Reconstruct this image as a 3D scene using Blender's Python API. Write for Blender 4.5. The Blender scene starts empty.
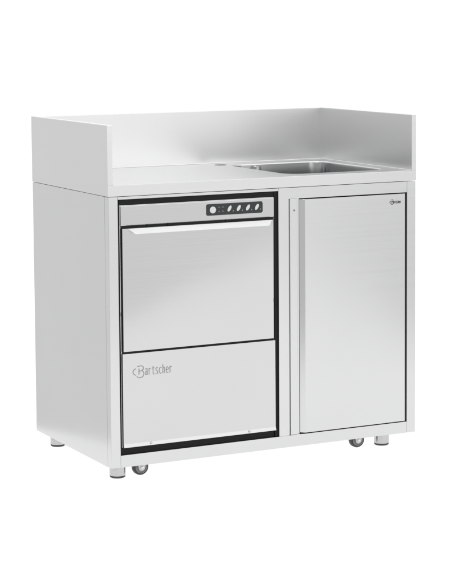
import bpy, bmesh, math
from mathutils import Matrix, Vector

scene = bpy.context.scene
COL = scene.collection

# ------------------------------------------------------------------ camera
cam_d = bpy.data.cameras.new('camera')
cam = bpy.data.objects.new('camera', cam_d)
COL.objects.link(cam)
R = Vector((0.8917625797794496, -0.4524475275091139, -0.0071229316991282534))
U = Vector((0.0469118468480169, 0.07678280712702319, 0.9959436124374726))
B = Vector((-0.45006530629499647, -0.8884793950230833, 0.08969718328357358))
M = Matrix((R, U, B)).transposed().to_4x4()
M.translation = (-2.2895557, -5.3108157, 1.3866120)
cam.matrix_world = M
cam_d.sensor_fit = 'HORIZONTAL'
cam_d.sensor_width = 36.0
cam_d.lens = 152.756
cam_d.shift_y = -0.23372
cam_d.clip_start = 0.05
cam_d.clip_end = 500
scene.camera = cam

# ------------------------------------------------------------------ world: white surround, brightness shaped by direction for the steel reflections
world = bpy.data.worlds.new('World')
scene.world = world
world.use_nodes = True
nt = world.node_tree
nt.nodes.clear()
N, L = nt.nodes.new, nt.links.new


def w_map(src, a, b, c, d):
    m = N('ShaderNodeMapRange')
    m.interpolation_type = 'SMOOTHSTEP'
    for i, v in zip((1, 2, 3, 4), (a, b, c, d)):
        m.inputs[i].default_value = v
    L(src, m.inputs[0])
    return m.outputs[0]


def w_dot(src, v):
    m = N('ShaderNodeVectorMath')
    m.operation = 'DOT_PRODUCT'
    m.inputs[1].default_value = v
    L(src, m.inputs[0])
    return m.outputs['Value']


def w_math(op, a, b):
    m = N('ShaderNodeMath')
    m.operation = op
    for i, v in enumerate((a, b)):
        if isinstance(v, (int, float)):
            m.inputs[i].default_value = v
        else:
            L(v, m.inputs[i])
    return m.outputs[0]


tc = N('ShaderNodeTexCoord').outputs['Generated']
BELOW, FRONT_R, FRONT_L, BACK, BACK_L, TOP = 1.28, 0.865, 0.64, 1.25, 0.81, 1.30  # levels per direction, set for reflections; BELOW lights the floor from underneath
fr = w_math('MULTIPLY', w_map(w_dot(tc, (0.53, -0.85, 0)), 0.5, 0.95, 0, 1), FRONT_R - FRONT_L)
bk = w_math('MULTIPLY', w_map(w_dot(tc, (0.46, 0.89, 0)), 0.80, 0.97, 0, 1), BACK - FRONT_L)
bl = w_math('MULTIPLY', w_map(w_dot(tc, (-0.40, 0.92, 0)), 0.2, 0.92, 0, 1), BACK_L - FRONT_L)
side = w_math('ADD', w_math('MAXIMUM', w_math('MAXIMUM', fr, bk), bl), FRONT_L)
z = w_dot(tc, (0, 0, 1))
dn = w_map(z, -0.30, -0.55, 0, 1)
up = w_map(z, 0.25, 0.8, 0, 1)


def w_lerp(a, b, f):
    m = N('ShaderNodeMix')
    m.data_type = 'FLOAT'
    for sock, v in ((m.inputs[0], f), (m.inputs[2], a), (m.inputs[3], b)):
        if isinstance(v, (int, float)):
            sock.default_value = v
        else:
            L(v, sock)
    return m.outputs[0]


# brightness added in front at eye level to lift the splashback reflection
eye = w_math('MULTIPLY', w_map(w_dot(tc, (0.53, -0.85, 0)), 0.5, 0.95, 0, 1), w_map(z, -0.09, 0.0, 0, 0.58))
# and lowered towards the right to dim the right stile's reflection
off = w_map(w_dot(tc, (0.86, 0.51, 0)), -0.03, 0.09, 0, 0.20)
side = w_math('ADD', side, eye)
side = w_math('SUBTRACT', side, w_math('MULTIPLY', off, w_map(w_dot(tc, (0, -1, 0)), 0.2, 0.5, 0, 1)))
val = w_lerp(w_lerp(side, TOP, up), BELOW, dn)
bg = N('ShaderNodeBackground')
bg.inputs['Color'].default_value = (1, 1, 1, 1)
L(val, bg.inputs['Strength'])
L(bg.outputs[0], N('ShaderNodeOutputWorld').inputs['Surface'])


# ------------------------------------------------------------------ lamp: one large unseen fill added overhead for black parts and feet
def fill_light(name, loc, target, size, power):
    d = bpy.data.lights.new(name, 'AREA')
    d.shape = 'SQUARE'
    d.size = size
    d.energy = power
    o = bpy.data.objects.new(name, d)
    COL.objects.link(o)
    o.location = loc
    o.rotation_euler = (Vector(target) - Vector(loc)).to_track_quat('-Z', 'Y').to_euler()
    return o


fill_light('fill_light', (-1.2, -2.2, 3.4), (0.55, 0.2, 0.5), 2.0, 30)

scene.view_settings.view_transform = 'Standard'
scene.view_settings.look = 'None'
scene.view_settings.exposure = 0
scene.view_settings.gamma = 1


# ------------------------------------------------------------------ materials
def steel(name, col, rough, grain=(1.5, 1.5, 260), var=0.02, bump=0.02, cloud=0.025, wave=0.4):
    m = bpy.data.materials.new(name)
    m.use_nodes = True
    t = m.node_tree
    p = t.nodes['Principled BSDF']
    p.inputs['Metallic'].default_value = 1
    c = t.nodes.new('ShaderNodeTexCoord')
    mp = t.nodes.new('ShaderNodeMapping')
    mp.inputs['Scale'].default_value = grain
    n = t.nodes.new('ShaderNodeTexNoise')
    n.inputs['Scale'].default_value = 1
    n.inputs['Detail'].default_value = 4
    n.inputs['Roughness'].default_value = 0.65
    t.links.new(c.outputs['Object'], mp.inputs['Vector'])
    t.links.new(mp.outputs[0], n.inputs['Vector'])
    r = t.nodes.new('ShaderNodeMapRange')
    r.inputs[1].default_value, r.inputs[2].default_value = 0.25, 0.75
    r.inputs[3].default_value, r.inputs[4].default_value = rough - var, rough + var
    t.links.new(n.outputs['Fac'], r.inputs[0])
    t.links.new(r.outputs[0], p.inputs['Roughness'])
    # the sheet itself: faint brushed streaks and slow unevenness
    n2 = t.nodes.new('ShaderNodeTexNoise')
    n2.inputs['Scale'].default_value = 3.2
    n2.inputs['Detail'].default_value = 3
    t.links.new(c.outputs['Object'], n2.inputs['Vector'])
    a = t.nodes.new('ShaderNodeMath')
    a.operation = 'MULTIPLY_ADD'
    a.inputs[1].default_value = cloud * 2
    a.inputs[2].default_value = 1 - cloud
    t.links.new(n2.outputs['Fac'], a.inputs[0])
    a2 = t.nodes.new('ShaderNodeMath')
    a2.operation = 'MULTIPLY_ADD'
    a2.inputs[1].default_value = 0.035
    t.links.new(n.outputs['Fac'], a2.inputs[0])
    t.links.new(a.outputs[0], a2.inputs[2])
    mx = t.nodes.new('ShaderNodeVectorMath')
    mx.operation = 'SCALE'
    mx.inputs[0].default_value = [x * 0.985 for x in col]
    t.links.new(a2.outputs[0], mx.inputs['Scale'])
    t.links.new(mx.outputs[0], p.inputs['Base Color'])
    b = t.nodes.new('ShaderNodeBump')
    b.inputs['Strength'].default_value = bump
    b.inputs['Distance'].default_value = 0.0004
    t.links.new(n.outputs['Fac'], b.inputs['Height'])
    # slow oil-canning of the thin sheet
    n3 = t.nodes.new('ShaderNodeTexNoise')
    n3.inputs['Scale'].default_value = 2.3
    n3.inputs['Detail'].default_value = 1
    t.links.new(c.outputs['Object'], n3.inputs['Vector'])
    b2 = t.nodes.new('ShaderNodeBump')
    b2.inputs['Strength'].default_value = wave
    b2.inputs['Distance'].default_value = 0.004
    t.links.new(n3.outputs['Fac'], b2.inputs['Height'])
    t.links.new(b2.outputs[0], b.inputs['Normal'])
    t.links.new(b.outputs[0], p.inputs['Normal'])
    return m


def plain(name, col, rough, metal=0.0, var=0.04, scale=60):
    m = bpy.data.materials.new(name)
    m.use_nodes = True
    t = m.node_tree
    p = t.nodes['Principled BSDF']
    p.inputs['Base Color'].default_value = (*col, 1)
    p.inputs['Metallic'].default_value = metal
    c = t.nodes.new('ShaderNodeTexCoord')
    n = t.nodes.new('ShaderNodeTexNoise')
    n.inputs['Scale'].default_value = scale
    r = t.nodes.new('ShaderNodeMapRange')
    r.inputs[3].default_value, r.inputs[4].default_value = rough - var, rough + var
    t.links.new(c.outputs['Object'], n.inputs['Vector'])
    t.links.new(n.outputs['Fac'], r.inputs[0])
    t.links.new(r.outputs[0], p.inputs['Roughness'])
    return m


STEEL = (0.682, 0.686, 0.688)
M_SHEET = steel('brushed_steel', STEEL, 0.22)
M_TOP = steel('worktop_steel', (0.70, 0.705, 0.705), 0.20, grain=(1.5, 260, 1.5))  # same steel, base lightened to stand in for brighter reflections
M_SPLASH = steel('splash_steel_lit', (0.765, 0.768, 0.768), 0.35, var=0.012, bump=0.004, wave=0.12)  # base raised further to imitate the bright reflection on the splashback
M_EDGE = steel('outer_sheet', (0.72, 0.722, 0.724), 0.22)  # outer faces of the same sheet, base toned to imitate their reflection
M_DOOR = steel('door_steel', STEEL, 0.20)
M_APPL = steel('appliance_steel', (0.648, 0.65, 0.65), 0.12)  # base lowered to imitate dimmer reflections on the dishwasher front
M_BASIN = steel('basin_steel_shaded', (0.43, 0.44, 0.44), 0.17, grain=(40, 40, 40), bump=0.01)  # shade inside the bowl is put into this darker base
M_FOOT = steel('foot_steel', (0.55, 0.55, 0.55), 0.18, grain=(90, 90, 3))
M_CHROME = plain('chrome', (0.78, 0.78, 0.79), 0.08, 1.0)
M_BLACK = plain('black_plastic', (0.006, 0.007, 0.007), 0.5)
M_BLACK.node_tree.nodes['Principled BSDF'].inputs['Specular IOR Level'].default_value = 0.22
M_PIPE = plain('pipe_steel', (0.36, 0.36, 0.37), 0.10, 1.0)
M_RUBBER = plain('grey_rubber', (0.05, 0.05, 0.05), 0.5)
M_WHEEL = plain('wheel_grey', (0.22, 0.225, 0.225), 0.4)
M_HUB = plain('hub_plastic', (0.62, 0.63, 0.63), 0.35)
M_KEYPAD = plain('keypad_film', (0.032, 0.036, 0.036), 0.42)
M_KEYPAD.node_tree.nodes['Principled BSDF'].inputs['Specular IOR Level'].default_value = 0.3
M_KEY = plain('key_white', (0.60, 0.61, 0.61), 0.4)
M_INK = plain('dark_ink', (0.04, 0.04, 0.042), 0.5)
M_EMBOSS = plain('etched_steel', (0.30, 0.305, 0.305), 0.4, 1.0)
M_KEYINK = plain('key_marks', (0.35, 0.36, 0.36), 0.5)

# added backlit floor: translucent, world light from below hides the contact shadow
M_BACKLIT = bpy.data.materials.new('backlit_floor')
M_BACKLIT.use_nodes = True
t = M_BACKLIT.node_tree
t.nodes.clear()
tr = t.nodes.new('ShaderNodeBsdfTranslucent')
tr.inputs['Color'].default_value = (0.93, 0.93, 0.93, 1)
df = t.nodes.new('ShaderNodeBsdfDiffuse')
df.inputs['Color'].default_value = (0.9, 0.9, 0.9, 1)
mx = t.nodes.new('ShaderNodeMixShader')
mx.inputs[0].default_value = 0.12
t.links.new(tr.outputs[0], mx.inputs[1])
t.links.new(df.outputs[0], mx.inputs[2])
t.links.new(mx.outputs[0], t.nodes.new('ShaderNodeOutputMaterial').inputs['Surface'])


# ------------------------------------------------------------------ helpers
def box(bm, x0, x1, y0, y1, z0, z1):
    vs = [bm.verts.new((x, y, zz)) for x in (x0, x1) for y in (y0, y1) for zz in (z0, z1)]
    for f in ((0, 1, 3, 2), (4, 6, 7, 5), (0, 4, 5, 1), (2, 3, 7, 6), (0, 2, 6, 4), (1, 5, 7, 3)):
        bm.faces.new([vs[i] for i in f])


def lathe(bm, prof, centre, axis='Z', seg=48):
    """prof: list of (radius, height) along the axis; closed with caps where radius 0."""
    rings = []
    for r, h in prof:
        ring = []
        for k in range(seg):
            a = 2 * math.pi * k / seg
            p = (r * math.cos(a), r * math.sin(a), h)
            if axis == 'Y':
                p = (p[0], h, p[1])
            ring.append(bm.verts.new((centre[0] + p[0], centre[1] + p[1], centre[2] + p[2])))
        rings.append(ring)
    for a, b in zip(rings, rings[1:]):
        for k in range(seg):
            bm.faces.new((a[k], a[(k + 1) % seg], b[(k + 1) % seg], b[k]))
    bm.faces.new(rings[0])
    bm.faces.new(rings[-1])


def obj(name, bm, mat, parent=None, bevel=0.0, smooth=False, seg=2):
    bmesh.ops.recalc_face_normals(bm, faces=bm.faces)
    me = bpy.data.meshes.new(name)
    bm.to_mesh(me)
    bm.free()
    me.materials.append(mat)
    o = bpy.data.objects.new(name, me)
    COL.objects.link(o)
    if parent:
        o.parent = parent
    if bevel:
        b = o.modifiers.new('bevel', 'BEVEL')
        b.width = bevel
        b.segments = seg
        b.limit_method = 'ANGLE'
        b.angle_limit = math.radians(40)
    if smooth:
        for p in me.polygons:
            p.use_smooth = True
        me.set_sharp_from_angle(angle=math.radians(35))
    return o


def boxobj(name, dims, mat, parent, bevel=0.0008):
    bm = bmesh.new()
    box(bm, *dims)
    return obj(name, bm, mat, parent, bevel)


def thing(name, label, cat, loc=(0, 0, 0), group=None):
    o = bpy.data.objects.new(name, None)
    COL.objects.link(o)
    o.location = loc
    o.empty_display_size = 0.1
    o['label'] = label
    o['category'] = cat
    if group:
        o['group'] = group
    return o


def rrect(x0, x1, y0, y1, r, n=8):
    pts = []
    for cx, cy, a0 in ((x1 - r, y1 - r, 0), (x0 + r, y1 - r, 90), (x0 + r, y0 + r, 180), (x1 - r, y0 + r, 270)):
        for k in range(n + 1):
            a = math.radians(a0 + 90 * k / n)
            pts.append((cx + r * math.cos(a), cy + r * math.sin(a)))
    return pts


def plate_xz(bm, pts, y0, y1):
    """closed outline in the xz plane extruded from y0 to y1"""
    a = [bm.verts.new((x, y0, zz)) for x, zz in pts]
    b = [bm.verts.new((x, y1, zz)) for x, zz in pts]
    bm.faces.new(a)
    bm.faces.new(b)
    n = len(pts)
    for k in range(n):
        bm.faces.new((a[k], a[(k + 1) % n], b[(k + 1) % n], b[k]))


def ribbon_xz(bm, pts, w, y0, y1):
    """stroke of width w along an open polyline in the xz plane"""
    left, right = [], []
    for i, p in enumerate(pts):
        q0 = Vector(pts[max(i - 1, 0)])
        q1 = Vector(pts[min(i + 1, len(pts) - 1)])
        d = (q1 - q0).normalized()
        nrm = Vector((-d.y, d.x)) * (w / 2)
        left.append((p[0] + nrm.x, p[1] + nrm.y))
        right.append((p[0] - nrm.x, p[1] - nrm.y))
    plate_xz(bm, left + right[::-1], y0, y1)


GLYPHS = {
    'a': [[(.80, 1), (.80, .1), (1, 0)], [(.15, .85), (.42, 1), (.80, .88)], [(.80, .56), (.36, .5), (.14, .3), (.2, .06), (.46, 0), (.80, .22)]],
    'r': [[(.25, 1), (.25, 0)], [(.25, .72), (.5, .98), (.9, .94)]],
    't': [[(.42, 1.28), (.42, .16), (.6, 0), (.9, .05)], [(.08, .98), (.9, .98)]],
    's': [[(.86, .9), (.5, 1), (.18, .85), (.24, .62), (.76, .40), (.82, .15), (.5, 0), (.12, .1)]],
    'c': [[(.88, .88), (.52, 1), (.22, .82), (.14, .5), (.22, .18), (.52, 0), (.88, .12)]],
    'h': [[(.2, 1.4), (.2, 0)], [(.2, .74), (.5, 1), (.80, .84), (.80, 0)]],
    'e': [[(.16, .5), (.86, .54), (.80, .84), (.5, 1), (.22, .82), (.14, .45), (.24, .12), (.52, 0), (.88, .12)]],
}


def stroke_text(bm, s, x, zz, xh, adv, w, y0, y1):
    """condensed stroke lettering facing -y; xh = height of the small letters"""
    k = 0
    for i, ch in enumerate(s):
        for st in GLYPHS[ch]:
            k += 1
            ribbon_xz(bm, [(x + (i + px_ * 0.86) * adv, zz + pz_ * xh) for px_, pz_ in st], w, y0 - 0.00002 * (k % 5), y1)


# ------------------------------------------------------------------ setting: made-up backlit floor that shows no contact shadow
FL = -0.048
bm = bmesh.new()
pts = [(-1.25, -2.1), (0.55, -2.15), (1.34, -2.92), (3.55, -5.42), (2.70, -2.9), (2.0, -0.9), (2.3, 0.6), (125, 160), (58.3, 160), (0.68, 3.0), (-0.42, 0.0)]  # outline cut so its edges put tone steps into the steel reflections
bm.faces.new([bm.verts.new((x, y, FL)) for x, y in pts])
fl = obj('floor', bm, M_BACKLIT)
fl['kind'] = 'structure'
for p in fl.data.polygons:
    if p.normal.z < 0:
        fl.data.flip_normals()

# ------------------------------------------------------------------ the sink cabinet
W, D, HB, CT, ST = 1.1, 0.63, 0.8350, 0.871, 1.0534
T = 0.0165
IN = 0.0015                       # the body stands a hair inside the worktop

cab = thing('sink_cabinet', 'stainless steel sink unit with splashback, right hinged door, feet and castors, built around the dishwasher', 'sink cabinet', (W / 2, D / 2, FL))
ROOT = Vector((W / 2, D / 2, FL))


def under(parent_root, o):
    """keep world coordinates of the mesh when hanging it under a root empty"""
    o.matrix_parent_inverse = Matrix.Translation(-Vector(parent_root.location))
    return o


def P(name, dims, mat=M_SHEET, bevel=0.0008, parent=None):
    o = boxobj(name, dims, mat, parent or cab, bevel)
    return under(cab, o) if parent is None else o


X0, X1 = IN, W - IN
F = 0.0015
P('stile', (X0, 0.033, F, 0.030, 0.0, HB), bevel=0.0012)
P('stile', (1.066, X1, F, 0.030, 0.0, HB), bevel=0.0012)
bm = bmesh.new()
plate_xz(bm, [(0.5868, 0.0378), (0.6240, 0.0378), (0.6240, 0.7995), (1.0657, 0.7995), (1.0657, HB), (0.5868, HB)], F, 0.030)
under(cab, obj('door_frame', bm, M_SHEET, cab, bevel=0.0006))
P('bottom_rail', (0.0332, 1.0657, F, 0.030, 0.0, 0.0375), bevel=0.0006)
P('top_rail', (0.0332, 0.5865, F, 0.030, 0.8265, HB), bevel=0.0006)
P('side_panel', (X0, X0 + 0.0015, 0.0303, D, 0.0, HB), bevel=0)
P('side_panel', (X1 - 0.0015, X1, 0.0303, D, 0.0, HB), bevel=0)
P('back_panel', (X0 + 0.002, X1 - 0.002, D - 0.002, D - 0.0005, 0.001, HB), bevel=0)
P('base_panel', (X0 + 0.002, X1 - 0.002, 0.031, D - 0.003, 0.001, 0.0025), bevel=0)

# black strips filling the gap round the dishwasher opening
bm = bmesh.new()
for d in ((0.0332, 0.0400, 0.012, 0.032, 0.0380, 0.8262),
          (0.5745, 0.5866, 0.008, 0.032, 0.0380, 0.8262),
          (0.0402, 0.5743, 0.012, 0.032, 0.0380, 0.0600),
          (0.0402, 0.5743, 0.010, 0.032, 0.8085, 0.8262)):
    box(bm, *d)
under(cab, obj('black_gap_strips', bm, M_BLACK, cab))
# dark back of the door recess
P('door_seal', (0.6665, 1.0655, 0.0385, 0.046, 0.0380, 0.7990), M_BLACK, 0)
P('recess_back', (0.6245, 0.6660, 0.0120, 0.046, 0.0380, 0.7990), M_SHEET, 0)

P('edge_seal', (1.0578, 1.0655, 0.012, 0.038, 0.0385, 0.7985), M_RUBBER, 0)
# grip strip beside the door with its lock screw
strip = P('grip_strip', (0.6282, 0.6555, 0.0022, 0.0115, 0.0382, 0.7992), bevel=0.0015)
bm = bmesh.new()
lathe(bm, [(0.0034, 0.004), (0.0034, 0.0016), (0.0028, 0.0010), (0.0017, 0.0010), (0.0013, 0.0020)], (0.6440, 0, 0.762), 'Y', 20)
obj('lock_screw', bm, M_EMBOSS, strip, smooth=True)

# door
bm = bmesh.new()                                     # left edge slant added so the door's side reflects lighter
dpl = [(0.6675, 0.037), (0.6675, 0.0125), (0.6822, 0.0), (1.0575, 0.0), (1.0575, 0.037)]
dl = [bm.verts.new((x, y, 0.0410)) for x, y in dpl]
dh = [bm.verts.new((x, y, 0.7958)) for x, y in dpl]
bm.faces.new(dl)
bm.faces.new(dh)
for k in range(5):
    bm.faces.new((dl[k], dl[(k + 1) % 5], dh[(k + 1) % 5], dh[k]))
door = under(cab, obj('door', bm, M_DOOR, cab, bevel=0.0007))
bm = bmesh.new()
ys = -0.0004


def arc(cx, cz, rx, rz, a0, a1, n=18):
    return [(cx + rx * math.cos(math.radians(a0 + (a1 - a0) * k / n)), cz + rz * math.sin(math.radians(a0 + (a1 - a0) * k / n))) for k in range(n + 1)]


def emblem(bm, x, zz, w, h, s, y0, y1):
    """the round flourish and capital B that open the lettering; x, zz = lower left"""
    ribbon_xz(bm, arc(x + 0.33 * w, zz + 0.52 * h, 0.33 * w, 0.27 * h, 100, 262), s, y0, y1)        # small c
    ribbon_xz(bm, [(x + 0.55 * w, zz + 0.30 * h), (x + 0.55 * w, zz + 0.78 * h)], s, y0, y1)       # stem
    ribbon_xz(bm, [(x + 0.38 * w, zz + 0.97 * h), (x + 0.78 * w, zz + h)] + arc(x + 0.80 * w, zz + 0.80 * h, 0.17 * w, 0.17 * h, 80, -88, 10), s, y0, y1)
    ribbon_xz(bm, [(x + 0.60 * w, zz + 0.56 * h)] + arc(x + 0.74 * w, zz + 0.32 * h, 0.26 * w, 0.28 * h, 75, -90, 12)
              + arc(x + 0.60 * w, zz + 0.32 * h, 0.3 * w, 0.30 * h, -80, -150, 8), s, y0, y1)


emblem(bm, 0.9995, 0.7625, 0.0125, 0.0150, 0.0023, -0.0003, 0.001)
stroke_text(bm, 'artscher', 1.0118, 0.7655, 0.0070, 0.0038, 0.0017, -0.0003, 0.001)
obj('lettering', bm, M_INK, door)

# ---- worktop slab with the two openings
wt_bm = bmesh.new()
HX0, HX1, HY0, HY1, HR = 0.667, 1.036, 0.074, 0.515, 0.055
RL = 0.0045
outer = [(0, 0), (W, 0), (W, D), (0, D)]
hole = rrect(HX0 - RL, HX1 + RL, HY0 - RL, HY1 + RL, HR + RL)
tap = [(0.650 + 0.0215 * math.cos(2 * math.pi * k / 32), 0.533 + 0.0215 * math.sin(2 * math.pi * k / 32)) for k in range(32)]
loops = []
for lp in (outer, hole, tap):
    vs = [wt_bm.verts.new((x, y, CT)) for x, y in lp]
    loops.append([wt_bm.edges.new((vs[k], vs[(k + 1) % len(vs)])) for k in range(len(vs))])
bmesh.ops.triangle_fill(wt_bm, use_beauty=True, edges=[e for lp in loops for e in lp])
V4 = list(wt_bm.verts)[:4]
ZB = 0.8368
base = [wt_bm.verts.new((x, y, ZB)) for x, y in outer]
for k in range(4):
    wt_bm.faces.new((V4[k], V4[(k + 1) % 4], base[(k + 1) % 4], base[k]))
# turned-in lower flange
inn = [wt_bm.verts.new((x, y, ZB)) for x, y in ((0.02, 0.02), (W - 0.02, 0.02), (W - 0.02, D - 0.02), (0.02, D - 0.02))]
for k in range(4):
    wt_bm.faces.new((base[k], base[(k + 1) % 4], inn[(k + 1) % 4], inn[k]))
# tap hole wall
tv = [v for v in wt_bm.verts if abs(math.hypot(v.co.x - 0.650, v.co.y - 0.533) - 0.0215) < 1e-5]
tv.sort(key=lambda v: math.atan2(v.co.y - 0.533, v.co.x - 0.650))
tb_ = [wt_bm.verts.new((v.co.x, v.co.y, CT - 0.003)) for v in tv]
for k in range(32):
    wt_bm.faces.new((tv[k], tv[(k + 1) % 32], tb_[(k + 1) % 32], tb_[k]))
fe = [e for e in wt_bm.edges if all(abs(v.co.y) < 1e-6 and abs(v.co.z - CT) < 1e-6 for v in e.verts)]
bmesh.ops.bevel(wt_bm, geom=fe, offset=0.0012, segments=2, affect='EDGES', profile=0.5)
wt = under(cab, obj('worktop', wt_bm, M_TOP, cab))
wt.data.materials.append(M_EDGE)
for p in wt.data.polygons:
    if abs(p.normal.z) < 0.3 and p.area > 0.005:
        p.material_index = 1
bm = bmesh.new()
lathe(bm, [(0.0213, CT - 0.0010), (0.0213, CT - 0.03)], (0.650, 0.533, 0), 'Z', 32)  # black disc just below the top stands in for shade inside the hole
obj('tap_hole_shade', bm, M_BLACK, wt)

# ---- pressed sink basin
bm = bmesh.new()
secs = []
for k in range(7):                                   # rolled lip
    a = math.radians(90 * k / 6)
    o_ = RL * (1 - math.sin(a))
    secs.append((o_, CT - RL * (1 - math.cos(a)), HR))
for zz, o_ in ((CT - 0.05, -0.002), (CT - 0.10, -0.004), (CT - 0.155, -0.006)):
    secs.append((o_, zz, HR))
for k in range(1, 7):                                # bottom radius
    a = math.radians(90 * k / 6)
    secs.append((-0.006 - 0.03 * (1 - math.cos(a)), CT - 0.155 - 0.03 * math.sin(a), HR))
rings = []
for o_, zz, r in secs:
    rings.append([bm.verts.new((x, y, zz)) for x, y in rrect(HX0 - o_, HX1 + o_, HY0 - o_, HY1 + o_, max(r + o_, 0.012))])
for a, b in zip(rings, rings[1:]):
    n = len(a)
    for k in range(n):
        bm.faces.new((a[k], b[k], b[(k + 1) % n], a[(k + 1) % n]))
bm.faces.new(rings[-1])
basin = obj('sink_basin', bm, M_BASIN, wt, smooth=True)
basin.data.materials.append(M_TOP)                   # the lip keeps the worktop steel; only the bowl is darkened for shade
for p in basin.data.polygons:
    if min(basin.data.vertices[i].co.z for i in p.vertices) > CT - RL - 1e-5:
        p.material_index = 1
basin.data.flip_normals() if basin.data.polygons[-1].normal.z < 0 else None

# ---- three-sided splashback, coved to the worktop
bm = bmesh.new()
yb = D - 0.027
plan = [(0, 0), (T, 0), (T, yb), (W - T, yb), (W - T, 0), (W, 0), (W, D), (0, D)]
lo = [bm.verts.new((x, y, CT)) for x, y in plan]
hi = [bm.verts.new((x, y, ST)) for x, y in plan]
for k in range(8):
    bm.faces.new((lo[k], lo[(k + 1) % 8], hi[(k + 1) % 8], hi[k]))
for q in ((0, 1, 2, 7), (2, 3, 6, 7), (3, 4, 5, 6)):
    bm.faces.new([hi[i] for i in q])
CR = 0.0025
prev = None
for k in range(7):
    a = math.radians(90 * k / 6)
    o_, zz = CR * (1 - math.cos(a)) + 0.0003, CT + CR * (1 - math.sin(a)) + 0.0003
    row = [bm.verts.new((x, y, zz)) for x, y in ((T + o_, 0.0005), (T + o_, yb - o_), (W - T - o_, yb - o_), (W - T - o_, 0.0005))]
    if prev:
        for i in range(3):
            bm.faces.new((prev[i], prev[i + 1], row[i + 1], row[i]))
    prev = row
bmesh.ops.recalc_face_normals(bm, faces=bm.faces)
re_ = [e for e in bm.edges if all(abs(v.co.z - ST) < 1e-6 for v in e.verts) and len(e.link_faces) == 2 and abs(e.link_faces[0].normal.dot(e.link_faces[1].normal)) < 0.5]
bmesh.ops.bevel(bm, geom=re_, offset=0.002, segments=3, affect='EDGES', profile=0.5)
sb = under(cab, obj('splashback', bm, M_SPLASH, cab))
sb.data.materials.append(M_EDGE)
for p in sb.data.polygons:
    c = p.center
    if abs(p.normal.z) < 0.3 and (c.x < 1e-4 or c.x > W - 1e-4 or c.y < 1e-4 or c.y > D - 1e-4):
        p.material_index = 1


# ---- feet
def foot(x, y):
    bm = bmesh.new()
    lathe(bm, [(0.0245, -0.001), (0.0250, -0.003), (0.0250, FL + 0.0075), (0.0240, FL + 0.0065)], (x, y, 0), 'Z', 48)
    f = under(cab, obj('foot', bm, M_FOOT, cab, smooth=True))
    bm = bmesh.new()
    lathe(bm, [(0.0238, FL + 0.0064), (0.0246, FL + 0.0055), (0.0240, FL + 0.002), (0.0215, FL + 0.0002)], (x, y, 0), 'Z', 48)
    obj('foot_pad', bm, M_RUBBER, f, smooth=True)


for fx, fy in ((0.0555, 0.080), (1.0125, 0.074), (0.0555, 0.576), (1.0125, 0.576)):
    foot(fx, fy)


# ---- castors
def castor(x, y):
    zc, r = FL + 0.0262, 0.026
    bm = bmesh.new()                                  # fork: two cheeks and a plate
    cheek = arc(x, zc, 0.011, 0.011, 200, 340, 10) + [(x + 0.015, -0.002), (x - 0.015, -0.002)]
    plate_xz(bm, cheek, y - 0.0155, y - 0.0135)
    plate_xz(bm, cheek, y + 0.0135, y + 0.0155)
    box(bm, x - 0.024, x + 0.024, y - 0.022, y + 0.022, -0.0035, -0.0008)
    c = under(cab, obj('castor', bm, M_HUB, cab))
    bm = bmesh.new()
    lathe(bm, [(0.0195, -0.0085), (0.0225, -0.0105), (0.0245, -0.0095), (r, -0.006), (r, 0.006), (0.0245, 0.0095), (0.0225, 0.0105), (0.0195, 0.0085)], (x, y, zc), 'Y', 56)
    obj('tyre', bm, M_RUBBER, c, smooth=True)
    bm = bmesh.new()
    lathe(bm, [(0.0100, -0.0095), (0.0115, -0.0105), (0.0125, -0.0090), (0.0165, -0.0090), (0.0180, -0.0110), (0.0198, -0.0108), (0.0200, -0.008),
               (0.0200, 0.008), (0.0180, 0.0110), (0.0100, 0.0095)], (x, y, zc), 'Y', 56)
    obj('wheel_rim', bm, M_WHEEL, c, smooth=True)
    bm = bmesh.new()
    lathe(bm, [(0.0025, -0.0200), (0.0048, -0.0190), (0.0052, -0.0157), (0.0052, 0.0157), (0.0045, 0.019), (0.002, 0.0195)], (x, y, zc), 'Y', 6)
    obj('axle_bolt', bm, M_CHROME, c)


castor(0.1300, 0.075)
castor(0.9190, 0.080)

# ------------------------------------------------------------------ loose overflow pipe standing in the basin
px, py = 0.737, 0.440
pipe = thing('overflow_pipe', 'short round steel overflow pipe standing in the left corner of the sink basin', 'overflow pipe', (px, py, CT - 0.185))
bm = bmesh.new()
lathe(bm, [(0.030, CT - 0.1845), (0.030, CT - 0.178), (0.020, CT - 0.174), (0.0168, CT - 0.168), (0.0168, CT - 0.020)], (px, py, 0), 'Z', 48)
under(pipe, obj('tube', bm, M_PIPE, pipe, smooth=True))
bm = bmesh.new()
lathe(bm, [(0.0175, CT - 0.0198), (0.0188, CT - 0.018), (0.0188, CT - 0.002), (0.0178, CT), (0.0148, CT), (0.0142, CT - 0.002), (0.0142, CT - 0.017)], (px, py, 0), 'Z', 48)
under(pipe, obj('rim_cap', bm, M_PIPE, pipe, smooth=True))
bm = bmesh.new()
lathe(bm, [(0.0140, CT - 0.0030), (0.0140, CT - 0.016)], (px, py, 0), 'Z', 48)  # black disc painted in place of the shade inside the pipe
under(pipe, obj('pipe_mouth_shade', bm, M_BLACK, pipe))

# ------------------------------------------------------------------ the dishwasher
dw = thing('dishwasher', 'front loading stainless steel dishwasher with dark keypad, built into the left of the sink unit', 'dishwasher', (0.308, 0.3, 0.0026))


def Q(name, dims, mat=M_SHEET, bevel=0.0008, parent=None):
    o = boxobj(name, dims, mat, parent or dw, bevel)
    return under(dw, o) if parent is None else o


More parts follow.
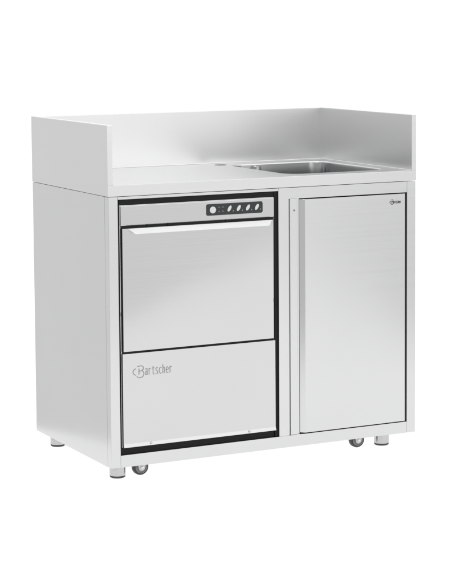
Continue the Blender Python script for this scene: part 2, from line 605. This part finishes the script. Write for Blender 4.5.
Q('body', (0.0423, 0.5740, 0.034, 0.585, 0.0603, 0.8082), M_SHEET)
Q('body_frame', (0.0405, 0.5735, 0.0090, 0.0335, 0.0610, 0.8080), M_SHEET, bevel=0.001)
bm = bmesh.new()  # black strips stand in for shade in the gaps round the door
box(bm, 0.0445, 0.5705, 0.0060, 0.0088, 0.3515, 0.3580)
box(bm, 0.0448, 0.5702, 0.0060, 0.0088, 0.7370, 0.7455)  # the shadow band under the control panel, as a black strip
box(bm, 0.0438, 0.0462, 0.0060, 0.0088, 0.3580, 0.7370)
box(bm, 0.5682, 0.5702, 0.0060, 0.0088, 0.3580, 0.7370)
under(dw, obj('door_gap_shade', bm, M_BLACK, dw))

# control panel: folded sheet whose lower edge turns back
bm = bmesh.new()
prof = [(0.0085, 0.8065), (0.0045, 0.8065), (0.0030, 0.8045), (0.0030, 0.7480), (0.0042, 0.7462), (0.0085, 0.7425)]
a = [bm.verts.new((0.0425, y, zz)) for y, zz in prof]
b = [bm.verts.new((0.5715, y, zz)) for y, zz in prof]
for k in range(len(prof)):
    n = (k + 1) % len(prof)
    bm.faces.new((a[k], a[n], b[n], b[k]))
bm.faces.new(a)
bm.faces.new(b)
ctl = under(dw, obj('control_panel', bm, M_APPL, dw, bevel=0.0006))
bm = bmesh.new()
plate_xz(bm, rrect(0.3325, 0.5310, 0.7610, 0.7972, 0.006, 6), 0.0022, 0.0040)
obj('keypad', bm, M_KEYPAD, ctl, bevel=0.0004)
yk = 0.0012


def ell(cx, cz, a_, b_, tilt, n=32):
    t_ = math.radians(tilt)
    return [(cx + a_ * math.cos(q) * math.cos(t_) - b_ * math.sin(q) * math.sin(t_),
             cz + a_ * math.cos(q) * math.sin(t_) + b_ * math.sin(q) * math.cos(t_)) for q in (2 * math.pi * k / n for k in range(n))]


bm = bmesh.new()
plate_xz(bm, ell(0.3553, 0.7785, 0.0108, 0.0106, 0), yk, 0.0025)
obj('button', bm, M_KEY, ctl, bevel=0.0004)
for kx in (0.4135, 0.4460, 0.4785, 0.5100):
    bm = bmesh.new()
    plate_xz(bm, ell(kx, 0.7800, 0.0104, 0.0052, 58), yk, 0.0025)
    obj('button', bm, M_KEY, ctl, bevel=0.0004)
for kx, kz in ((0.3770, 0.7855), (0.3905, 0.7860), (0.3770, 0.7725), (0.3905, 0.7728), (0.4265, 0.7722), (0.4590, 0.7724), (0.4915, 0.7726), (0.5225, 0.7728)):
    bm = bmesh.new()
    plate_xz(bm, ell(kx, kz, 0.0013, 0.0019, 0, 12), 0.0018, 0.0026)
    obj('indicator', bm, M_KEYINK, ctl)
for sx in (0.1330, 0.2035, 0.4035):
    bm = bmesh.new()
    lathe(bm, [(0.0026, 0.0030), (0.0038, 0.0044), (0.0038, 0.0085)], (sx, 0, 0.7405), 'Y', 16)
    under(dw, obj('screw', bm, M_BLACK, dw, smooth=True))

# wash chamber door with its grip lip
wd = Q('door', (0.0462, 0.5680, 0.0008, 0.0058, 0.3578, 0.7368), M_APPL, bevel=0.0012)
bm = bmesh.new()
tp = [(0.0655, 0.0006, 0.7362), (0.5640, 0.0006, 0.7362), (0.5470, -0.0150, 0.7215), (0.0830, -0.0150, 0.7215)]
lw = [(0.0655, 0.0006, 0.7340), (0.5640, 0.0006, 0.7340), (0.5470, -0.0150, 0.7200), (0.0830, -0.0150, 0.7200)]
a = [bm.verts.new(p) for p in tp]
b = [bm.verts.new(p) for p in lw]
bm.faces.new(a)
bm.faces.new(b)
for k in range(4):
    bm.faces.new((a[k], a[(k + 1) % 4], b[(k + 1) % 4], b[k]))
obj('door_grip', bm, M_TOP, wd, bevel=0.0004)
for hx, hz in ((0.0449, 0.473), (0.5688, 0.479)):
    bm = bmesh.new()
    box(bm, hx - 0.0010, hx + 0.0012, 0.0010, 0.0060, hz - 0.006, hz + 0.006)
    under(dw, obj('hinge_pin', bm, M_BLACK, dw))

# lower service panel, its foot folded forward
bm = bmesh.new()
prof = [(0.0058, 0.3512), (0.0010, 0.3512), (0.0010, 0.0715), (-0.0038, 0.0612), (0.0058, 0.0612)]
a = [bm.verts.new((0.0428, y, zz)) for y, zz in prof]
b = [bm.verts.new((0.5732, y, zz)) for y, zz in prof]
for k in range(5):
    n = (k + 1) % 5
    bm.faces.new((a[k], a[n], b[n], b[k]))
bm.faces.new(a)
bm.faces.new(b)
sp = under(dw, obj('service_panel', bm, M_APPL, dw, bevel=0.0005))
for sx in (0.1345, 0.4775):
    bm = bmesh.new()
    lathe(bm, [(0.0015, -0.0044), (0.0034, -0.0040), (0.0040, -0.0026), (0.0040, 0.004)], (sx, 0, 0.0675), 'Y', 20)
    obj('screw', bm, M_FOOT, sp, smooth=True)
bm = bmesh.new()
emblem(bm, 0.0770, 0.2735, 0.0365, 0.0375, 0.0028, 0.0004, 0.0020)
stroke_text(bm, 'artscher', 0.1165, 0.2812, 0.0198, 0.0119, 0.0025, 0.0004, 0.0020)
obj('lettering', bm, M_EMBOSS, sp)
